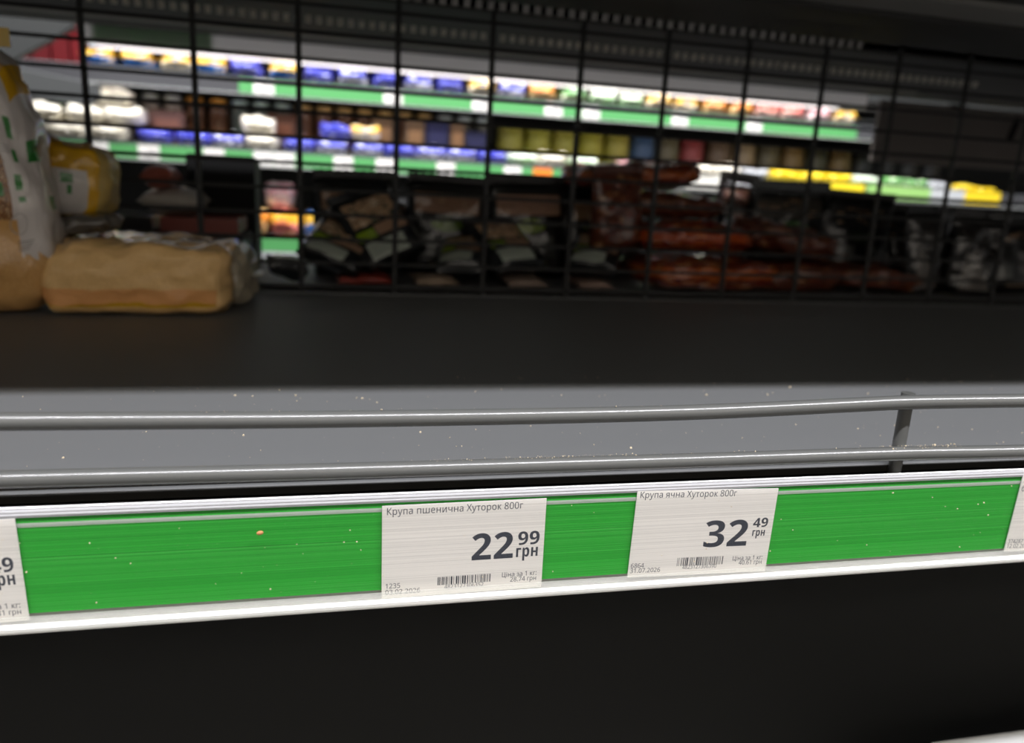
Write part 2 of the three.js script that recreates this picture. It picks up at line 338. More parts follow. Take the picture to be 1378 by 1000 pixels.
// ---------------------------------------------------------------- wire guard on the near shelf
{
  const o = thing('wire_guard', 'grey round wire guard rail with two bars along the near shelf front', 'guard rail');
  const R = 0.0034;
  const c1 = new THREE.CatmullRomCurve3([[-0.40, 0.0398], [-0.1167, 0.0378], [0.0034, 0.0366], [0.15, 0.0370], [0.235, 0.0394], [0.262, 0.0402], [0.331, 0.0403], [0.60, 0.0400], [1.02, 0.0400]].map(([x, y]) => new THREE.Vector3(x, y, 0)), false, 'centripetal');
  const c2 = new THREE.CatmullRomCurve3([[-0.40, 0.0166], [-0.1188, 0.0156], [0.0034, 0.0147], [0.1525, 0.0144], [0.264, 0.0146], [0.338, 0.0138], [0.60, 0.0142], [1.02, 0.0145]].map(([x, y]) => new THREE.Vector3(x, y, 0)), false, 'centripetal');
  part('rail', new THREE.TubeGeometry(c1, 220, R, 40), M.rail, o);
  part('rail', new THREE.TubeGeometry(c2, 220, R, 40), M.rail, o);
  for (const x of [0.2682, 0.93, -0.385]) part('post', new THREE.CylinderGeometry(0.0031, 0.0031, 0.048, 28), M.rail, o, [x, 0.0435 - 0.024, -0.0052]);
}

// ---------------------------------------------------------------- mesh back panel: 100 x 25 mm grid
{
  const o = thing('mesh_panel', 'black wire mesh back panel between the two shelves', 'mesh panel', [0, 0, -0.5595]);
  const v = new THREE.CylinderGeometry(0.0031, 0.0031, 0.306, 10), h = new THREE.CylinderGeometry(0.0019, 0.0019, 1.95, 8).rotateZ(Math.PI / 2);
  for (let i = -3; i < 17; i++) part('vertical_wire', v, M.mesh, o, [-0.2322 + 0.0996 * i, DK + 0.153, -0.0012]);
  for (let k = -2; k < 10; k++) part('horizontal_wire', h, M.mesh, o, [0.45, 0.2419 - 0.02557 * k, 0.0036]);
}

// ---------------------------------------------------------------- prints on films
const crumple = canvasTex(512, 512, (g, W, H) => {   // facets and creases of packed film
  g.fillStyle = '#808080'; g.fillRect(0, 0, W, H);
  for (let i = 0; i < 260; i++) {
    const x = rnd() * W, y = rnd() * H, a = rnd() * 6.28, l = rr(30, 150), q = g.createLinearGradient(x, y, x + Math.cos(a) * l, y + Math.sin(a) * l), v = rnd() < .5 ? 0 : 255, k = rr(.08, .3);
    q.addColorStop(0, `rgba(${v},${v},${v},${k})`); q.addColorStop(1, `rgba(${v},${v},${v},0)`); g.fillStyle = q;
    g.beginPath(); g.moveTo(x, y); g.lineTo(x + Math.cos(a + .9) * l, y + Math.sin(a + .9) * l); g.lineTo(x + Math.cos(a - .7) * l * .8, y + Math.sin(a - .7) * l * .8); g.fill();
  }
}, { srgb: false, repeat: [1, 1] });
const film = (tex, o = {}) => phys(0xffffff, { map: tex, bumpMap: crumple, bumpScale: 0.0022, roughness: 0.30, specularIntensity: 0.6, clearcoat: 0.75, clearcoatRoughness: 0.07, ...o });
const plain = (c, o = {}) => phys(c, { bumpMap: crumple, bumpScale: 0.0018, roughness: 0.36, clearcoat: 0.5, clearcoatRoughness: 0.22, ...o });
const grainDots = (g, x, y, w, h, n, cols, r0, r1) => { for (let i = 0; i < n; i++) { g.fillStyle = cols[rnd() * cols.length | 0]; g.beginPath(); g.ellipse(x + rnd() * w, y + rnd() * h, rr(r0, r1), rr(r0, r1) * .7, rnd() * 3, 0, 7); g.fill(); } };
// white printed bag of groats: yellow head, brown window, green squares, clear tan foot
const uprightTex = canvasTex(768, 1280, (g, W, H) => {
  g.fillStyle = '#cbc4be'; g.fillRect(0, 0, W, H);
  g.fillStyle = '#d9a410'; g.beginPath(); g.moveTo(0, 0); g.lineTo(W, 0); g.lineTo(W * .92, H * .07); g.lineTo(W * .84, H * .13); g.bezierCurveTo(W * .80, H * .20, W * .80, H * .26, W * .72, H * .30); g.bezierCurveTo(W * .5, H * .36, W * .2, H * .32, 0, H * .36); g.fill();
  g.fillStyle = '#86592f'; g.beginPath(); g.moveTo(W * .30, H * .42); g.lineTo(W * .80, H * .40); g.lineTo(W * .83, H * .52); g.lineTo(W * .81, H * .66); g.lineTo(W * .30, H * .66); g.fill(); grainDots(g, W * .30, H * .42, W * .51, H * .23, 2200, ['#7a5130', '#a5794a', '#d3b080', '#5f3d22'], 3, 7);
  g.fillStyle = '#cf9f60'; g.fillRect(0, H * .64, W * .86, H * .36); g.fillRect(0, H * .80, W, H * .20); grainDots(g, 0, H * .66, W, H * .34, 2600, ['#bd8c50', '#dcb077', '#c99d62'], 2, 5);
  g.fillStyle = '#cbc4be'; g.beginPath(); g.moveTo(W * .82, H * .50); g.lineTo(W, H * .50); g.lineTo(W, H * .84); g.bezierCurveTo(W * .96, H * .83, W * .91, H * .80, W * .86, H * .74); g.fill();
  g.fillStyle = '#2a7a2c';
  for (const [x, y, w, h] of [[.87, .47, .06, .06], [.88, .555, .06, .02], [.88, .24, .06, .09], [.73, .50, .05, .05], [.90, .37, .05, .05], [.40, .36, .10, .04]]) g.fillRect(W * x, H * y, W * w, H * h);
  g.fillStyle = '#77736e'; for (let i = 0; i < 4; i++) g.fillRect(W * .84, H * (.735 + i * .012), W * (.13 - i * .015), 5); for (let i = 0; i < 3; i++) g.fillRect(W * .80, H * (.36 + i * .012), W * .08, 4);
  g.strokeStyle = '#a39d97'; g.lineWidth = 5; g.beginPath(); g.ellipse(W * .86, H * .66, 48, 56, 0, 0, 7); g.stroke();
});
const uprightSide = canvasTex(256, 512, (g, W, H) => {
  g.fillStyle = '#c9c2bc'; g.fillRect(0, 0, W, H); g.fillStyle = '#d2a014'; g.fillRect(0, 0, W, H * .16); g.fillStyle = '#c79a5e'; g.fillRect(0, H * .80, W, H * .2);
  g.fillStyle = '#2c7a2e'; g.fillRect(W * .1, H * .34, W * .4, H * .08); g.fillRect(W * .3, H * .55, W * .3, H * .05);
  grainDots(g, 0, H * .8, W, H * .2, 600, ['#b98a50', '#d8ac72'], 1, 3);
});
const brickTex = canvasTex(1024, 512, (g, W, H) => {
  g.fillStyle = '#ecc384'; g.fillRect(0, 0, W, H);
  grainDots(g, 0, 0, W, H, 9000, ['#cfa263', '#e5c085', '#d8ad70', '#c1955a'], 1, 2.6);
  g.fillStyle = 'rgba(228,160,98,.85)'; g.fillRect(0, H * .62, W * .96, H * .24); g.fillStyle = '#d2a01c'; g.fillRect(0, H * .845, W * .96, H * .035);
});
const yellowBagTex = canvasTex(768, 512, (g, W, H) => {
  g.fillStyle = '#c9c3bc'; g.fillRect(0, 0, W, H);
  g.fillStyle = '#d8a516'; g.fillRect(W * .45, 0, W * .55, H * .34); g.fillRect(W * .90, 0, W * .1, H);
  g.fillStyle = '#9a7040'; g.beginPath(); g.moveTo(W * .2, 0); g.lineTo(W * .52, 0); g.lineTo(W * .60, H * .26); g.lineTo(W * .42, H * .52); g.lineTo(W * .2, H * .6); g.fill(); grainDots(g, W * .2, 0, W * .34, H * .4, 900, ['#8c6236', '#b58a54', '#a37843'], 2, 4);
  g.strokeStyle = '#1e3f8c'; g.lineWidth = 18; g.beginPath(); g.moveTo(W * .46, 0); g.quadraticCurveTo(W * .56, H * .06, W * .60, H * .28); g.stroke();
  g.fillStyle = '#2c7a2e'; g.fillRect(W * .56, H * .52, W * .06, H * .1); g.fillRect(W * .72, H * .40, W * .08, H * .12); g.fillRect(W * .76, H * .55, W * .03, H * .12);
});
// dark snack pouch: beige band, green patch, pale panel
const darkTex = (o = {}) => canvasTex(384, 512, (g, W, H) => {
  g.fillStyle = o.base ?? '#141513'; g.fillRect(0, 0, W, H);
  g.fillStyle = o.band ?? '#9b7858'; g.fillRect(W * .10, H * .13, W * .8, H * .20);
  for (let i = 0; i < 26; i++) { g.fillStyle = ['#7d5f45', '#b39473', '#8a6a4e'][i % 3]; g.fillRect(W * rr(.1, .82), H * rr(.13, .31), rr(10, 40), rr(3, 10)); }
  g.fillStyle = o.patch ?? '#6f8a1c'; g.beginPath(); g.ellipse(W * .5, H * .44, W * .2, H * .075, 0, 0, 7); g.fill();
  g.fillStyle = '#4b4d4a'; for (const x of [.18, .62]) g.fillRect(W * x, H * .55, W * .2, H * .22);
  g.fillStyle = '#7a6a58'; g.fillRect(W * .3, H * .84, W * .4, H * .05);
});
const darkBackTex = canvasTex(384, 512, (g, W, H) => {    // the back of such a pouch: pale label, beige picture, green corner
  g.fillStyle = '#15181a'; g.fillRect(0, 0, W, H);
  g.fillStyle = '#bb9a78'; g.fillRect(W * .12, H * .10, W * .76, H * .36);
  for (let i = 0; i < 50; i++) { g.fillStyle = ['#8d7358', '#d9bf9e', '#4c5a46', '#2d3a34', '#e5d6bd'][i % 5]; g.fillRect(W * rr(.12, .8), H * rr(.1, .43), rr(8, 36), rr(5, 26)); }
  g.fillStyle = '#8fae1c'; g.fillRect(W * .10, H * .52, W * .26, H * .13); g.fillStyle = '#a9876c'; g.fillRect(W * .38, H * .50, W * .5, H * .14);
  g.fillStyle = '#b9c2b4'; g.fillRect(W * .12, H * .70, W * .6, H * .22); g.fillStyle = '#7d8a7d'; for (let i = 0; i < 8; i++) g.fillRect(W * .16, H * (.72 + i * .024), W * .5, 2);
});
const redTex = canvasTex(384, 512, (g, W, H) => {
  g.fillStyle = '#6e2a12'; g.fillRect(0, 0, W, H);
  g.fillStyle = '#b85a1c'; g.fillRect(0, H * .28, W, H * .34); g.fillStyle = '#6e130c'; g.fillRect(0, H * .64, W, H * .14);
  for (let i = 0; i < 40; i++) { g.fillStyle = ['#d97a1e', '#7a2a12', '#c79a52', '#8c1a10', '#e3b183'][i % 5]; g.fillRect(W * rnd(), H * rnd(), rr(14, 70), rr(6, 26)); }
});
const brownTex = canvasTex(384, 384, (g, W, H) => { g.fillStyle = '#5e2c18'; g.fillRect(0, 0, W, H); for (let i = 0; i < 70; i++) { g.fillStyle = ['#7a3a1c', '#4b2113', '#8a5630', '#6e1a12', '#a0724a'][i % 5]; g.fillRect(W * rnd(), H * rnd(), rr(12, 60), rr(6, 30)); } });
const clearTex = canvasTex(384, 512, (g, W, H) => { g.fillStyle = '#131211'; g.fillRect(0, 0, W, H); grainDots(g, 0, H * .2, W, H * .75, 1500, ['#1c1a19', '#2a2725', '#131211', '#34302d'], 2, 7); g.fillStyle = '#6b6661'; g.beginPath(); g.moveTo(W * .25, H * .45); g.lineTo(W * .45, H * .5); g.lineTo(W * .75, H * .9); g.lineTo(W * .2, H * .92); g.fill(); g.fillStyle = '#57524e'; for (let i = 0; i < 16; i++) g.fillRect(W * .1, H * (.12 + i * .02), W * .8, 2); });
// bright bags of the far shelves: base colour, second colour, where they meet
const farTex = (a, b, c, f = 0.5) => canvasTex(192, 160, (g, W, H) => {
  g.fillStyle = a; g.fillRect(0, 0, W, H); g.fillStyle = b; g.beginPath(); g.moveTo(0, H * f); g.bezierCurveTo(W * .3, H * (f - .18), W * .7, H * (f - .15), W, H * f); g.lineTo(W, H); g.lineTo(0, H); g.fill();
  for (let i = 0; i < 16; i++) { g.fillStyle = [c, a, b][i % 3]; g.beginPath(); g.ellipse(W * rnd(), H * rr(.2, .9), rr(5, 20), rr(4, 12), 0, 0, 7); g.fill(); }
});
const FAR = {
  yellowPink: [film(farTex('#f0b92c', '#e8807a', '#f6d070', .55)), 'yellow and pink'],
  yellow: [film(farTex('#e8b742', '#f0e4c8', '#2a7fd0', .55)), 'yellow and cream'],
  yellowBlue: [film(farTex('#e9b63c', '#3f7fd2', '#ffffff', .6)), 'yellow and blue'],
  blue: [film(farTex('#3b40ae', '#5b5fc4', '#dfe2f2', .5)), 'deep blue'],
  blueWhite: [film(farTex('#4a4fba', '#e6e6ec', '#8a90d8', .62)), 'blue and white'],
  orange: [film(farTex('#e08a2a', '#e9c98a', '#c03a1e', .5)), 'orange'],
  green: [film(farTex('#4f9a44', '#cfe0b6', '#ffffff', .55)), 'green'],
  greenWhite: [film(farTex('#e8f0dc', '#9ccf8a', '#ffffff', .6)), 'white and green'],
  red: [film(farTex('#cf4a3a', '#eccab8', '#ffffff', .55)), 'red'],
  pink: [film(farTex('#d99aa0', '#f0dcd8', '#ffffff', .5)), 'pink'],
  white: [film(farTex('#efe9d8', '#e2dac4', '#f8f4ea', .6)), 'cream white'],
  lemon: [film(farTex('#f2cf10', '#f5dc4a', '#fff2a0', .6)), 'bright yellow'],
  grey: [film(farTex('#c2c4c6', '#9fa3a6', '#f2f2f2', .5)), 'silver'],
};

function pouch(name, label, cat, w, h, d, mat, pos, rot, { seed = 1, wr, pillow, group, seal = true } = {}) {
  const o = thing(name, label, cat, pos, rot, group);
  part('pouch_body', pouchShape(w, h, d, { seed, wr, pillow }), mat, o);
  if (seal) { part('seal', sealShape(w * 0.98, 0.012), mat, o, [0, h - 0.003, 0]); if (pillow) part('seal', sealShape(w * 0.98, 0.010), mat, o, [0, -0.007, 0]); }
  return o;
}

// ---------------------------------------------------------------- goods on the near shelf (left)
{
  const o = thing('groats_bag', 'upright white and tan groats bag with green squares at the left edge', 'bag', [-0.275, DK, -0.408], [0, 0.04, 0.02]);
  const tn = plain('#c79a5e'), fr = film(uprightTex, { roughness: 0.42 }), sd = film(uprightSide, { roughness: 0.42 });
  part('bag_body', softPack(0.118, 0.208, 0.070, { p: 5, seg: 24, dent: 0.006, freq: 26, seed: 3, taper: 0.28, crease: 0.006 }), [sd, sd, sd, tn, fr, fr], o);
  part('seal', sealShape(0.075, 0.014), plain(lin(0.6, 0.38, 0.03)), o, [0, 0.205, 0]);
}
{
  const o = thing('groats_bag', 'tan brick-shaped groats bag lying flat with a yellow line along its base', 'bag', [-0.160, DK, -0.4530], [0, 0.0, 0]);
  const mt = plain('#e6bd80', { roughness: 0.22, clearcoat: 1, clearcoatRoughness: 0.1 }), me = mt, mf = film(brickTex, { roughness: 0.5, clearcoat: 0.25 });
  part('bag_body', softPack(0.150, 0.061, 0.145, { p: 7, seg: 26, dent: 0.005, freq: 30, seed: 11, crease: 0.005 }), [me, mf, mt, mf, mf, mf], o);
  part('film_end', softPack(0.040, 0.054, 0.110, { p: 3.2, seg: 16, dent: 0.006, freq: 55, seed: 14, crease: 0.006 }), plain(lin(0.40, 0.35, 0.25), { roughness: 0.3, clearcoat: 0.8, clearcoatRoughness: 0.12 }), o, [0.068, 0, -0.022]);
  part('seal', sealShape(0.040, 0.010), plain('#8b8272'), o, [0.086, 0.028, -0.02], [Math.PI / 2, 0, -Math.PI / 2]);
}
{
  const o = thing('small_film_bag', 'small crumpled clear bag lying under the yellow-ended bag', 'bag', [-0.224, 0.0675, -0.455], [0, 0.3, 0.05]);
  part('bag_body', softPack(0.085, 0.017, 0.06, { p: 3, seg: 14, dent: 0.006, freq: 60, seed: 5, crease: 0.004 }), plain(lin(0.10, 0.09, 0.075), { roughness: 0.2, clearcoat: 1 }), o);
}
{
  const o = thing('groats_bag', 'rounded groats bag with a yellow end lying on top of the flat tan bag', 'bag', [-0.262, 0.0815, -0.484], [0, 0.10, -0.04]);
  part('bag_body', softPack(0.138, 0.066, 0.085, { p: 5, seg: 20, dent: 0.004, freq: 34, seed: 8, crease: 0.004 }), ((f, y, w) => [w, w, y, w, f, f])(film(yellowBagTex, { roughness: 0.4 }), plain('#c89814', { roughness: 0.42 }), plain('#c4a860', { roughness: 0.42 })), o);
}

// ---------------------------------------------------------------- behind the mesh: dark stacks on the left
const bx = (name, label, cat, w, h, d, mat, pos, ry = 0) => { const o = thing(name, label, cat, pos, [0, ry, 0]); part('box_body', roundBox(w, h, d, 0.0025), mat, o, [0, h / 2, 0]); part('lid_flap', box(w * 0.96, 0.0012, d * 0.46), mat, o, [0, h + 0.0002, d * 0.24]); return o; };
bx('carton', 'low black carton behind the tan bag, carrying the flat boxes', 'box', 0.19, 0.048, 0.11, M.black, [-0.195, DK, -0.69]);
bx('carton', 'flat red-edged box on the black carton behind the tan bag', 'box', 0.084, 0.017, 0.10, std(lin(0.25, 0.05, 0.035), { roughness: 0.4 }), [-0.148, 0.0560, -0.70]);
{
  const o = thing('tray', 'shallow black plastic tray on the black carton beside the red-edged box', 'tray', [-0.238, 0.0560, -0.70]);
  part('tray_base', box(0.078, 0.003, 0.09, 0, 0.0016, 0), plain(0x101010), o);
  for (const s of [-1, 1]) { part('tray_wall', box(0.078, 0.016, 0.003, 0, 0.009, s * 0.045), plain(0x181818), o); part('tray_wall', box(0.003, 0.016, 0.087, s * 0.0375, 0.009, 0), plain(0x181818), o); }
}
pouch('film_pack', 'whitish glossy film pack lying on the flat red-edged box', 'pack', 0.065, 0.10, 0.030, plain(lin(0.5, 0.46, 0.40)), [-0.180, 0.090, -0.650], [-Math.PI / 2, 0, 0], { seed: 21, pillow: true });
pouch('film_pack', 'small reddish film pack on top of the whitish pack', 'pack', 0.034, 0.06, 0.024, plain(lin(0.42, 0.10, 0.06)), [-0.192, 0.117, -0.655], [-Math.PI / 2, 0, 0], { seed: 22, pillow: true });
bx('black_box', 'tall plain black box behind the mesh left of the bright gap', 'box', 0.082, 0.139, 0.08, M.black, [-0.138, DK, -0.805]);
// the row of standing dark pouches
const DT = [film(darkTex()), film(darkTex({ patch: '#5d7a20', band: '#8a6850' })), film(darkTex({ band: '#a07c66', patch: '#7a8f1c' }))];
const standing = [
  [0.030, 0.104, 0.122, -0.715, 0, 0.02, 'dark standing pouch with a beige band just right of the bright gap'],
  [0.142, 0.106, 0.123, -0.72, 1, -0.03, 'dark standing pouch with a beige band behind the beige tilted pouch'],
  [0.256, 0.108, 0.127, -0.72, 2, 0.03, 'dark standing pouch with a beige band left of the red-brown bags'],
  [0.352, 0.080, 0.120, -0.745, 0, 0.0, 'dark standing pouch half hidden behind the red-brown bag with white glints'],
];
for (const [x, w, h, z, t, tilt, l] of standing) pouch('snack_pouch', l, 'pouch', w, h, 0.045, DT[t], [x, DK, z], [0.02, 0, tilt], { seed: x * 50 + 3 });
for (const [x, h, l] of [[0.086, 0.100, 'added black pouch filling the lit gap behind the first and second standing pouches'], [0.199, 0.102, 'added black pouch filling the lit gap behind the second and third standing pouches'], [0.305, 0.104, 'added black pouch filling the lit gap behind the third standing pouch'], [0.405, 0.100, 'added black pouch filling the lit gap behind the red and orange heap']])
  pouch('snack_pouch', l, 'pouch', 0.104, h, 0.045, DT[1], [x, DK, -0.80], [0, 0, 0], { seed: x * 60 + 4 });  // added dark pouches that cover the lit deck between the front ones
// tumbled pouches in front of them
const mb = film(darkBackTex);
const tumbled = [
  [0.078, -0.630, -0.62, 0.1, 0.50, 0.082, 0.100, 'tilted dark pouch with a beige picture leaning on the standing pouches'],
  [-0.008, -0.604, -0.95, 0.15, -0.40, 0.075, 0.085, 'tumbled dark pouch with a pale panel low beside the bright gap'],
  [0.148, -0.612, -1.20, -0.2, -0.25, 0.064, 0.095, 'dark pouch lying back with a beige corner, between the second and third standing pouches'],
  [0.228, -0.616, -1.00, 0.2, 0.35, 0.080, 0.095, 'tumbled dark pouch with a pale square label left of the orange bags'],
  [0.312, -0.612, -1.10, -0.2, -0.45, 0.070, 0.090, 'dark pouch lying tilted against the orange bags'],
  [-0.048, -0.604, -1.42, 0.2, 0.15, 0.045, 0.040, 'small dark sachet at the foot of the bright gap'],
];
for (const [x, z, rx, ry, rz, w, h, l] of tumbled) pouch('snack_pouch', l, 'pouch', w, h, 0.026, mb, [x, DK + 0.004 + w / 2 * Math.abs(Math.sin(rz)) * Math.cos(rx) + 0.012 * Math.abs(Math.sin(rx)), z], [rx, ry, rz], { seed: x * 70 + 9, wr: 0.004 });
for (const [x, z, w, c, l] of [[0.036, -0.600, 0.062, [0.30, 0.035, 0.02], 'thin red sachet lying flat at the mesh foot'], [0.120, -0.602, 0.05, [0.34, 0.25, 0.17], 'thin beige sachet lying flat at the mesh foot'], [0.230, -0.602, 0.05, [0.30, 0.22, 0.17], 'thin beige sachet by the pale-labelled pouch'], [0.316, -0.600, 0.045, [0.26, 0.17, 0.13], 'thin brown sachet left of the orange bags']])
  pouch('sachet', l, 'sachet', w, 0.035, 0.008, plain(lin(...c)), [x, 0.013, z], [-Math.PI / 2 + 0.12, 0, 0.1], { seed: x * 90, pillow: true, wr: 0.002 });

// the heap of red-brown and orange bags
const mr = film(redTex), mbr = film(brownTex);
const heap = [
  ['glint', pouch, [0.352, DK + 0.05, -0.640], [0.05, 0.25, 0.06], 0.075, 0.095, 0.036, mbr, 'upright red-brown film bag with white glints at the left of the heap'],
];
pouch('film_bag', heap[0][8], 'bag', 0.075, 0.095, 0.036, mbr, heap[0][2], heap[0][3], { seed: 41, wr: 0.005 });
const flat = (label, w, d, h, mat, pos, ry, rz, seed) => { const o = thing('film_bag', label, 'bag', pos, [0, ry, rz], 'flat bags in the red and orange heap'); part('bag_body', softPack(w, h, d, { p: 3.4, seg: 18, dent: 0.006, freq: 32, seed, crease: 0.008 }), mat, o); part('seal', sealShape(d * 0.8, 0.010), mat, o, [w / 2 - 0.003, h / 2, 0], [Math.PI / 2, 0, -Math.PI / 2]); return o; };
flat('mottled orange bag at the foot of the heap against the mesh', 0.20, 0.11, 0.044, mr, [0.480, DK + 0.001, -0.652], 0.05, 0, 51);
flat('dark red bag lying beside the foot of the heap', 0.14, 0.10, 0.040, mbr, [0.622, DK, -0.668], -0.1, 0.02, 52);
flat('brown bag sloping down at the right end of the heap', 0.15, 0.10, 0.034, mbr, [0.752, DK + 0.004, -0.675], -0.1, -0.06, 57);
flat('bright orange bag with a shiny bulge in the middle of the heap', 0.17, 0.11, 0.040, film(redTex, { color: 0xffd8a8 }), [0.462, 0.054, -0.665], -0.04, 0.01, 53);
flat('brown bag leaning down the right slope of the heap', 0.16, 0.11, 0.044, mbr, [0.610, 0.052, -0.690], 0.06, -0.18, 54);
flat('dark brown bag under the topmost red bag of the heap', 0.16, 0.12, 0.034, mbr, [0.440, 0.096, -0.700], 0.05, 0, 55);
flat('topmost red-orange bag lying flat on the heap', 0.185, 0.12, 0.036, mr, [0.395, 0.131, -0.715], -0.03, 0.05, 56);
// dark and clear pouches at the right
const DG = film(darkTex({ base: '#121311', band: '#3a342c', patch: '#3f6a2c' }));
pouch('snack_pouch', 'black pouch with a leafy green patch right of the red and orange heap', 'pouch', 0.135, 0.138, 0.05, DG, [0.668, DK + 0.004, -0.760], [0.03, 0, 0.02], { seed: 61 });
pouch('snack_pouch', 'narrow brown-edged pouch between the heap and the black green-patched pouch', 'pouch', 0.07, 0.12, 0.04, film(darkTex({ base: '#1c1210', band: '#5a3a30', patch: '#3a2018' })), [0.585, DK + 0.03, -0.775], [0, 0.1, -0.05], { seed: 62 });
pouch('snack_pouch', 'plain black pouch left of the clear-windowed pouches', 'pouch', 0.12, 0.132, 0.05, film(darkTex({ base: '#0d0d0d', band: '#1b1a19', patch: '#1f2a18' })), [0.776, DK, -0.745], [0, 0, -0.03], { seed: 63 });
pouch('clear_pouch', 'crumpled dark clear pouch with grey glints, second from the right behind the mesh', 'pouch', 0.075, 0.117, 0.045, film(clearTex, { roughness: 0.2, clearcoat: 1 }), [0.815, DK, -0.650], [0.05, 0.15, 0.03], { seed: 64, wr: 0.006 });
pouch('clear_pouch', 'crumpled clear pouch with a pale wedge, the last on the right behind the mesh', 'pouch', 0.090, 0.114, 0.05, film(clearTex, { roughness: 0.2, clearcoat: 1 }), [0.900, DK, -0.650], [0.06, -0.1, -0.04], { seed: 65, wr: 0.006 });
pouch('snack_pouch', 'plain black pouch at the right edge, behind the last clear pouch', 'pouch', 0.13, 0.110, 0.05, film(darkTex({ base: '#0a0a0a', band: '#141312', patch: '#121512' })), [1.020, DK, -0.690], [0, 0, 0.02], { seed: 67 });
pouch('snack_pouch', 'black pouch standing deep behind the two clear pouches', 'pouch', 0.13, 0.116, 0.05, film(darkTex({ base: '#0a0a0a', band: '#141312', patch: '#121512' })), [0.885, DK, -0.745], [0, 0, 0.03], { seed: 68 });
pouch('snack_pouch', 'black pouch standing deep at the right edge under the hanging board', 'pouch', 0.16, 0.105, 0.05, film(darkTex({ base: '#0a0a0a', band: '#141312', patch: '#121512' })), [1.20, DK, -0.895], [0, 0, 0.02], { seed: 69 });
// dark board that hangs from the front of the next aisle's overhead shelf
{
  const o = thing('hanging_board', 'dark grey-brown board hanging on the right behind the mesh', 'board', [1.30, 0.256, -0.952]);
  part('board_panel', roundBox(0.72, 0.104, 0.008, 0.002), M.board, o);
  part('slot_plate', roundBox(0.012, 0.046, 0.003, 0.001), M.black, o, [-0.072, 0.02, 0.005], [0, 0, -0.25]);
  for (const x of [-0.2, 0.1]) part('clip', box(0.03, 0.006, 0.014), M.black, o, [x, 0.0515, 0]);
}

// ---------------------------------------------------------------- the lit gondola across the next aisle
const GF = -2.20, GB = -2.56, GX0 = -1.6, GX1 = 3.4;
{
  const o = thing('display_gondola', 'lit shelving unit across the far aisle', 'shelving', [0, 0, 0]);
  part('back_panel', box(GX1 - GX0, 2.1, 0.02, (GX0 + GX1) / 2, FL + 1.05, GB - 0.01), M.panelGrey, o);
  const base = thing('gondola_base', 'black plinth under the lit shelving unit across the far aisle', 'plinth');
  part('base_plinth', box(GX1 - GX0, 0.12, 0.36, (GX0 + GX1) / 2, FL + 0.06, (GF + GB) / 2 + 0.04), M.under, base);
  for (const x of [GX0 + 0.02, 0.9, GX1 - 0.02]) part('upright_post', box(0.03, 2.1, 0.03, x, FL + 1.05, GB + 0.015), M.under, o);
}
const FU = 0.393, FLO = 0.190, FB = -0.065;
shelf(FU, GB + 0.03, GF, GX0, GX1, 'upper shelf of the lit gondola, full of yellow and blue bags');
shelf(FLO, GB + 0.03, GF, GX0, GX1, 'middle shelf of the lit gondola, with white and blue bags');
shelf(FB, GB + 0.03, GF, GX0, GX1, 'bottom visible shelf of the lit gondola, seen through the gap');
shelf(0.482, GB + 0.03, GF, GX0, GX1, 'highest shelf of the lit gondola, above the yellow and blue bags');
for (const [y, z, power, glow, l] of [[0.443, GF - 0.006, 3, 0.95, 'thin bright white light tube under the highest shelf of the lit gondola'], [FU - 0.0375, GF - 0.028, 16, 0.95, 'added light tube hidden under the upper lit shelf to brighten the jars']]) {  // second tube is added out of sight to brighten the jars
  const o = thing('shelf_lamp', l, 'lamp', [0.48, y, z]);
  part('diffuser', tubeX(0.0042, -1.12, 1.22, 0, 0, 12), std(0xffffff, { emissive: 0xfff0ec, emissiveIntensity: glow }), o);
  part('holder', box(2.4, 0.005, 0.012, 0.05, 0.0065, 0), M.zinc, o);
  for (const x of [-1.13, 1.23]) part('end_cap', new THREE.CylinderGeometry(0.006, 0.006, 0.016, 12).rotateZ(Math.PI / 2), M.white, o, [x, 0, 0]);
  const a = new THREE.RectAreaLight(0xfff4ee, power, 2.34, 0.0084); a.position.set(0.53, y - 0.005, z); a.rotation.set(-Math.PI / 2, 0, 0); scene.add(a);
}
priceRail(FU - 0.006, GF + 0.008, GX0, GX1, 'price rail on the upper shelf of the lit gondola', { back: M.greyLip, lip: M.lipFar, topLip: M.lipFarTop });
paperInsert(FU - 0.006, GF + 0.008, -0.265, 1.80, 'long bright green paper strip on the upper lit shelf', M.greenFar);
priceRail(FLO - 0.006, GF + 0.008, GX0, GX1, 'price rail on the middle shelf of the lit gondola', { back: M.greyLip, lip: M.lipFar, topLip: M.lipFarTop });
paperInsert(FLO - 0.006, GF + 0.008, -1.2, 1.15, 'long bright green paper strip on the middle lit shelf', M.greenFar);
for (const [x0, x1, c, l] of [[1.16, 1.42, [.72, .70, .62], 'cream strip in place of overhanging bags on the middle lit shelf'], [1.50, 1.86, [.85, .66, .02], 'bright yellow strip in place of overhanging bags, right of the heap'], [1.87, 2.14, [.30, .55, .16], 'light green strip in place of overhanging bags, right of the yellow one'], [2.14, 2.29, [.5, .52, .52], 'silver strip in place of overhanging bags near the right end'], [2.29, 2.45, [.85, .62, .02], 'short yellow strip in place of overhanging bags at the right end']])
  paperInsert(FLO - 0.006, GF + 0.008, x0, x1, l, std(lin(...c), { roughness: 0.5 }), 1, true);  // coloured strips added in place of bags hanging over the rail
priceRail(FB - 0.006, GF + 0.008, GX0, GX1, 'price rail on the bottom visible shelf, behind the gap', { back: M.greyLip, lip: M.lipFar, topLip: M.lipFarTop });
paperInsert(FB - 0.006, GF + 0.008, -0.6, 0.6, 'green paper strip seen through the gap between the pouches', M.greenFar);
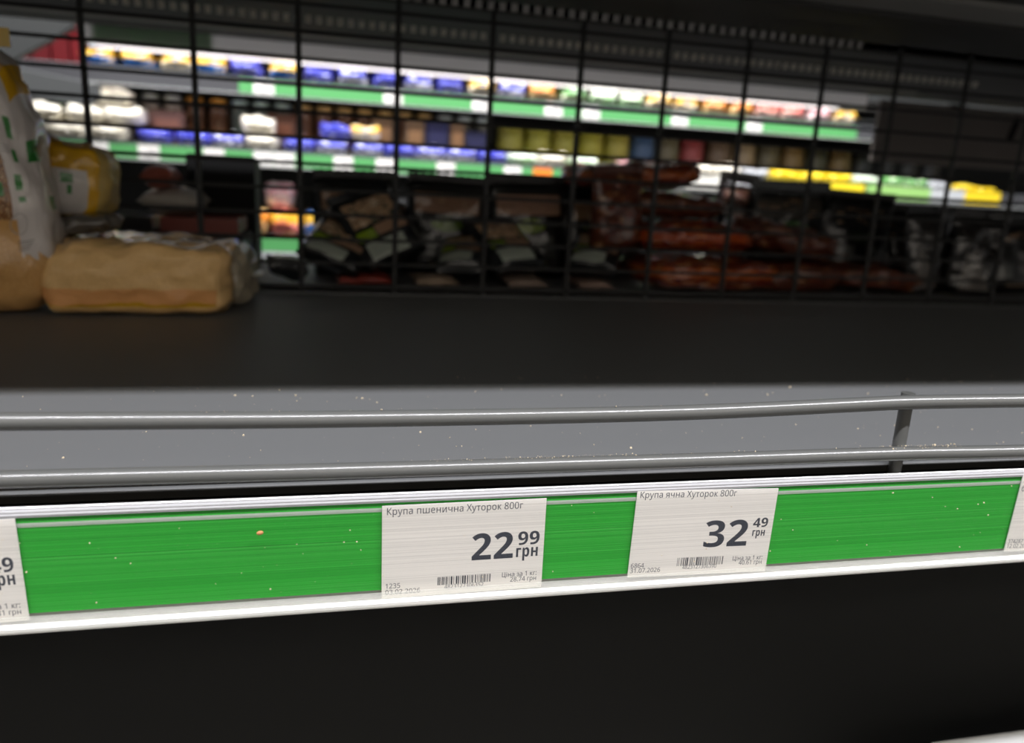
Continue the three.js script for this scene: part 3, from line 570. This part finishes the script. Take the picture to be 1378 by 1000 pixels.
const farLabelTex = labelTex([['24', 30, 54, 27, 12, true], ['90', 56, 67, 20, 6, true], ['грн', 56, 67, 26, 5, true], ['Ціна за 1 кг:', 50, 67, 35, 2.1, false]], [[22, 46, 32, 36, 5]], 4);
const upX = [-0.195, 0.181, 0.454, 0.689, 0.815, 1.126, 1.40];
upX.forEach((x, i) => priceLabel(x, FU - 0.007, farLabelTex, `white price label on the upper lit green strip, ${ORD[i]} from the left`, { z: GF + 0.0098, w: 0.058, h: 0.038, group: 'labels on the upper lit strip' }));
const loX = [-0.653, -0.518, -0.34, -0.20, -0.14, 0.033, 0.16, 0.349, 0.565];
loX.forEach((x, i) => priceLabel(x, FLO - 0.007, farLabelTex, `white price label on the middle lit green strip, ${ORD[i]} from the left`, { z: GF + 0.0098, w: 0.058, h: 0.038, group: 'labels on the middle lit strip' }));
tag(part('price_label', box(0.062, 0.040, 0.0006), std(lin(0.85, 0.22, 0.02), { roughness: 0.5 }), scene, [0.665, FLO - 0.026, GF + 0.0105]), 'plain orange price label on the middle lit green strip above the dark pouches', 'price label');

// bags: one of each size with its seal, then clones
const protoGeo = {};
function farBag(w, h, d, key, pos, ry, label, group, seed = 1, rz = 0) {
  const k = `${w},${h},${d},${seed % 3}`;
  protoGeo[k] ??= softPack(w, h, d, { p: 4.6, seg: 12, dent: 0.008, freq: 26, seed: 70 + seed % 3, crease: 0.009 });
  const o = thing('goods_bag', label, 'bag', pos, [0, ry, rz], group);
  part('bag_body', protoGeo[k], FAR[key][0], o);
  part('seal', sealShape(Math.round(w * 90) / 100, 0.012), FAR[key][0], o, [0, h * 0.5, d / 2 - 0.002], [Math.PI / 2, 0, 0]);
  return o;
}
const upper = [[-.64, 'yellowBlue'], [-.535, 'yellowBlue'], [-.43, 'yellow'], [-.325, 'yellowBlue'], [-.215, 'blue'], [-.105, 'yellowBlue'], [.005, 'blue'], [.115, 'blueWhite'], [.225, 'blue'], [.33, 'blueWhite'], [.43, 'blue'], [.53, 'yellow'], [.62, 'blueWhite'], [.705, 'orange'], [.785, 'green'], [.875, 'greenWhite'], [.965, 'greenWhite'], [1.06, 'yellow'], [1.16, 'yellow'], [1.26, 'orange'], [1.36, 'orange'], [1.46, 'red'], [1.56, 'red'], [1.66, 'pink'], [1.755, 'yellow']];
upper.forEach(([, k], i) => farBag(0.094, 0.050, 0.20, k, [-0.64 + i * 0.0998, FU, GF - 0.100 + rr(-.008, .008)], rr(-.06, .06), `${FAR[k][1]} bag on the upper lit shelf, ${ORD[i]} from the left`, 'bags on the upper lit shelf', i));
const lower = [[-.86, 'white', 0], [-.745, 'white', 0], [-.63, 'white', 0], [-.80, 'white', 1], [-.69, 'white', 1], [-.585, 'white', 1], [-.73, 'green', 2], [-.62, 'white', 2], [-.505, 'blue', 0], [-.40, 'blue', 0], [-.305, 'blueWhite', 0], [-.205, 'white', 0], [-.215, 'white', 1], [-.10, 'blue', 0], [.0, 'blueWhite', 0], [.01, 'blue', 1], [.105, 'blueWhite', 0], [.10, 'yellow', 1], [.20, 'blue', 0], [.30, 'blueWhite', 0], [.40, 'blueWhite', 0], [.50, 'blue', 0], [.60, 'greenWhite', 0], [.70, 'white', 0], [.81, 'greenWhite', 0]];
const lay = ['bottom layer', 'second layer', 'top of the pile'];
lower.forEach(([x, k, l], i) => farBag(k === 'white' && x < -.5 ? 0.109 : 0.095, k === 'white' || k === 'green' ? 0.050 : 0.044, 0.11, k, [x, FLO + l * 0.0475, GF - 0.056], rr(-.08, .08), `${FAR[k][1]} bag on the middle lit shelf, ${ORD[i]} in row, ${lay[l]}`, 'bags on the left of the middle lit shelf', i + 4));
const lowR = [[.98, 'pink', .035], [1.11, 'pink', .035], [1.22, 'white', .046], [1.33, 'white', .046], [1.44, 'grey', .036], [1.555, 'lemon', .038], [1.665, 'lemon', .038], [1.775, 'lemon', .038], [1.885, 'greenWhite', .036], [1.99, 'green', .036], [2.095, 'green', .034], [2.20, 'grey', .03], [2.31, 'lemon', .026], [2.40, 'lemon', .02]];
lowR.forEach(([x, k, h], i) => farBag(0.099, h, 0.11, k, [x, FLO, GF - 0.056], rr(-.06, .06), `${FAR[k][1]} bag right of the heap top, ${ORD[i]} in the row`, 'bags on the right of the middle lit shelf', i + 2));
[[-.235, 'orange', 0], [-.145, 'yellowPink', 0], [-.045, 'yellowBlue', 0], [-.16, 'pink', 1]].forEach(([x, k, l], i) => farBag(0.090, 0.080, 0.15, k, [x, FB + l * 0.082, GF - 0.085 - l * 0.03], 0, `${FAR[k][1]} bag seen low through the bright gap, ${['left end', 'middle', 'right end', 'on top'][i]}`, 'bags seen through the gap', i));

// jars, boxes and tins standing in the shade at the back of the middle lit shelf
const glassM = (c) => phys(c, { roughness: 0.15, clearcoat: 1, clearcoatRoughness: 0.05 });
const jarGeo = new THREE.LatheGeometry([[0, 0], [.026, 0], [.029, .004], [.029, .125], [.027, .138], [.022, .148], [.022, .150], [0, .150]].map(([x, y]) => new THREE.Vector2(x, y * 0.88)), 20);
const lidGeo = new THREE.LatheGeometry([[0, .148], [.0245, .148], [.025, .150], [.025, .168], [.023, .171], [0, .171]].map(([x, y]) => new THREE.Vector2(x, y * 0.88)), 20);
const jarKinds = {
  pale: [lin(.42, .36, .30), lin(.80, .84, .74), 'pale lid'], orange: [lin(.16, .07, .03), lin(.85, .38, .04), 'orange lid'], mint: [lin(.10, .13, .11), lin(.62, .80, .68), 'mint lid'],
  gold: [lin(.22, .10, .05), lin(.85, .55, .18), 'gold lid'], white: [lin(.12, .12, .10), lin(.72, .80, .76), 'whitish lid'], dark: [lin(.05, .035, .025), lin(.06, .07, .07), 'dark lid'],
};
const jarSpots = [[-.62, 'dark'], [-.55, 'pale'], [-.485, 'pale'], [-.42, 'orange'], [-.35, 'orange'], [-.285, 'mint'], [-.22, 'mint'], [-.155, 'mint'], [-.09, 'gold'], [-.025, 'gold'], [.04, 'gold'], [.105, 'gold'], [.17, 'gold'], [.235, 'gold'], [.30, 'gold'], [.37, 'white'], [.435, 'white'], [.50, 'white']];
jarSpots.forEach(([x, k], i) => {
  const o = thing('glass_jar', `glass jar with ${jarKinds[k][2]} behind the lit bags, ${ORD[i]} from the left`, 'jar', [x, FLO, -2.405], [0, 0, 0], 'jars at the back of the middle lit shelf');
  part('glass_body', jarGeo, glassM(jarKinds[k][0]), o); part('lid', lidGeo, std(jarKinds[k][1], { roughness: 0.35, metalness: 0.1 }), o);
});
const boxSpots = [[-.49, .10, .10, [.34, .16, .12], 'pinkish brown'], [-.155, .085, .112, [.22, .08, .035], 'dark brown'], [.158, .062, .128, [.40, .24, .11], 'tan'], [.262, .060, .124, [.40, .24, .11], 'tan, beside the navy one'], [.335, .075, .130, [.03, .035, .14], 'navy'], [.402, .045, .128, [.38, .22, .10], 'narrow tan'], [.465, .07, .10, [.03, .035, .13], 'low navy']];
boxSpots.forEach(([x, w, h, c, n], i) => { const o = thing('carton', `${n} carton standing behind the bags of the middle lit shelf`, 'box', [x, FLO, -2.345], [0, 0, 0], 'cartons behind the bags'); part('box_body', roundBox(w, h, 0.05, 0.002), std(lin(...c.map((v) => v * 0.55)), { roughness: 0.5 }), o, [0, h / 2, 0]); part('print_panel', box(w * 0.7, h * 0.4, 0.001), std(lin(c[0], c[1] * 0.9, c[2] * 0.8)), o, [0, h * 0.55, 0.0255]); });
const tinGeo = new THREE.LatheGeometry([[0, 0], [.044, 0], [.046, .002], [.045, .005], [.045, .117], [.046, .120], [.044, .122], [.042, .119], [0, .119]].map(([x, y]) => new THREE.Vector2(x, y)), 28);
const tinBand = new THREE.CylinderGeometry(.0454, .0454, .08, 28, 1, true);
const tins = [[.59, [.30, .27, .03], 'olive yellow'], [.685, [.32, .30, .03], 'olive yellow'], [.78, [.30, .27, .03], 'olive yellow'], [.875, [.32, .29, .02], 'olive yellow'], [.97, [.30, .27, .03], 'olive yellow'], [1.065, [.02, .06, .13], 'blue'], [1.16, [.08, .07, .03], 'dark olive'], [1.255, [.20, .02, .02], 'red'], [1.36, [.10, .06, .03], 'brown'], [1.46, [.22, .16, .09], 'tan'], [1.56, [.07, .06, .03], 'dark olive'], [1.66, [.14, .09, .03], 'ochre'], [1.76, [.05, .05, .03], 'dark'], [1.86, [.16, .10, .03], 'ochre'], [1.96, [.012, .012, .012], 'black'], [2.06, [.01, .01, .01], 'black'], [2.16, [.01, .01, .01], 'black'], [2.26, [.01, .01, .012], 'black']];
tins.forEach(([x, c, n], i) => { const o = thing('food_tin', `${n} tin standing behind the lit bags, ${ORD[i]} from the left`, 'tin', [x, FLO, -2.36], [0, 0, 0], 'tins behind the bags'); part('tin_body', tinGeo, std(lin(c[0] * .7, c[1] * .7, c[2] * .7), { roughness: 0.3, metalness: 0.3 }), o); part('paper_band', tinBand, std(lin(...c.map((v) => v * 0.6)), { roughness: 0.5 }), o, [0, 0.06, 0]); });

// red cartons and grey tapered wing at the left end of the upper lit shelf
{
  const o = thing('end_wing', 'grey tapered metal wing at the left end of the upper lit shelf', 'end panel', [0, 0, -2.03]);
  const poly = (pts) => { const s = new THREE.Shape(pts.map(([x, y]) => new THREE.Vector2(x, y))); return new THREE.ExtrudeGeometry(s, { depth: 0.02, bevelEnabled: true, bevelSize: 0.002, bevelThickness: 0.002, bevelSegments: 1 }); };
  part('upper_plate', poly([[-1.3, .60], [-.60, .56], [-.645, .46], [-.695, .425], [-.795, .365], [-1.3, .36]]), M.panelGrey, o);
  part('lower_plate', poly([[-1.3, .355], [-.80, .352], [-.648, .330], [-.598, .322], [-.592, .29], [-.625, .272], [-.79, .286], [-1.3, .29]]), std(lin(0.045, 0.048, 0.046)), o);
  part('wing_post', box(0.03, 1.75, 0.03, -1.28, FL + 0.875, 0.01), M.panelGrey, o);
}
for (let i = 0; i < 4; i++) bx('carton', `dark red carton behind the grey tapered wing, ${ORD[i]} from the left`, 'box', 0.042, 0.10, 0.05, std(lin(.075 + i * .015, .006, .008), { roughness: 0.4 }), [-.83 + i * .048, FU, GF - 0.03]);

// ---------------------------------------------------------------- the shelving that faces the near shelf, behind the camera: it throws the lamp's light back
{
  const o = thing('facing_gondola', 'pale shelving unit on the opposite side of the near aisle', 'shelving', [0.4, 0, 0]);
  part('back_panel', box(5.4, 2.3, 0.03, 0, FL + 1.15, 1.98), M.paleShelf, o);
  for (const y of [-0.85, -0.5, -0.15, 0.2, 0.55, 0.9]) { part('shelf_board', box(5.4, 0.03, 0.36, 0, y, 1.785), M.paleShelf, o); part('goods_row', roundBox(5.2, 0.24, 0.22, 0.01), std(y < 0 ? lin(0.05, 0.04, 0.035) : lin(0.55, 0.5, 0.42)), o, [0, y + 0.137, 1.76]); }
}

// ---------------------------------------------------------------- crumbs: nobody could count them
{
  const g = new THREE.DodecahedronGeometry(0.00038, 0), im = new THREE.InstancedMesh(g, std(lin(0.62, 0.52, 0.36), { roughness: 0.8 }), 1000);
  im.name = 'crumbs'; im.castShadow = im.receiveShadow = true;
  const m = new THREE.Matrix4(), q = new THREE.Quaternion(), e = new THREE.Euler();
  for (let i = 0; i < 1000; i++) {
    let x = rr(-0.20, 0.55), y, z, s = 0.35 + rnd() ** 4 * 1.5;
    const k = rnd();
    if (k < 0.34) { z = -0.010 - rnd() ** 1.3 * 0.17; y = DK + 0.0002; }
    else if (k < 0.56) { z = rr(-0.002, 0.001); y = 0.0147 + 0.0034 - 0.0001; x = rnd() < 0.7 ? rr(0.04, 0.13) : x; s *= 0.42; }
    else if (k < 0.66) { z = rr(-0.003, 0.002); x = rr(0.255, 0.30); y = 0.0143 + 0.0034; s *= 0.7; }
    else if (k < 0.76) { z = rr(-0.001, 0.001); y = 0.0385 + 0.002; s *= 0.5; }
    else { z = 0.0036; y = -0.002 - rnd() * 0.037; s *= 0.55; }
    e.set(rnd() * 6, rnd() * 6, rnd() * 6); q.setFromEuler(e);
    im.setMatrixAt(i, m.compose(new THREE.Vector3(x, y, z), q, new THREE.Vector3(s * rr(.7, 1.6), s * 0.8, s)));
  }
  scene.add(im); tag(im, 'tiny pale crumbs scattered over the shelf, rails and price strip', null, null, 'stuff');
}
{
  const o = part('groat', new THREE.SphereGeometry(0.0011, 12, 8).scale(1.25, 0.8, 0.7), std(lin(0.55, 0.25, 0.10), { roughness: 0.6 }), scene, [-0.0283, -0.0087, 0.0040], [0, 0, 0.2]);
  tag(o, 'single reddish groat stuck on the green strip left of the labels', 'grain');
}

renderer.render(scene, camera);
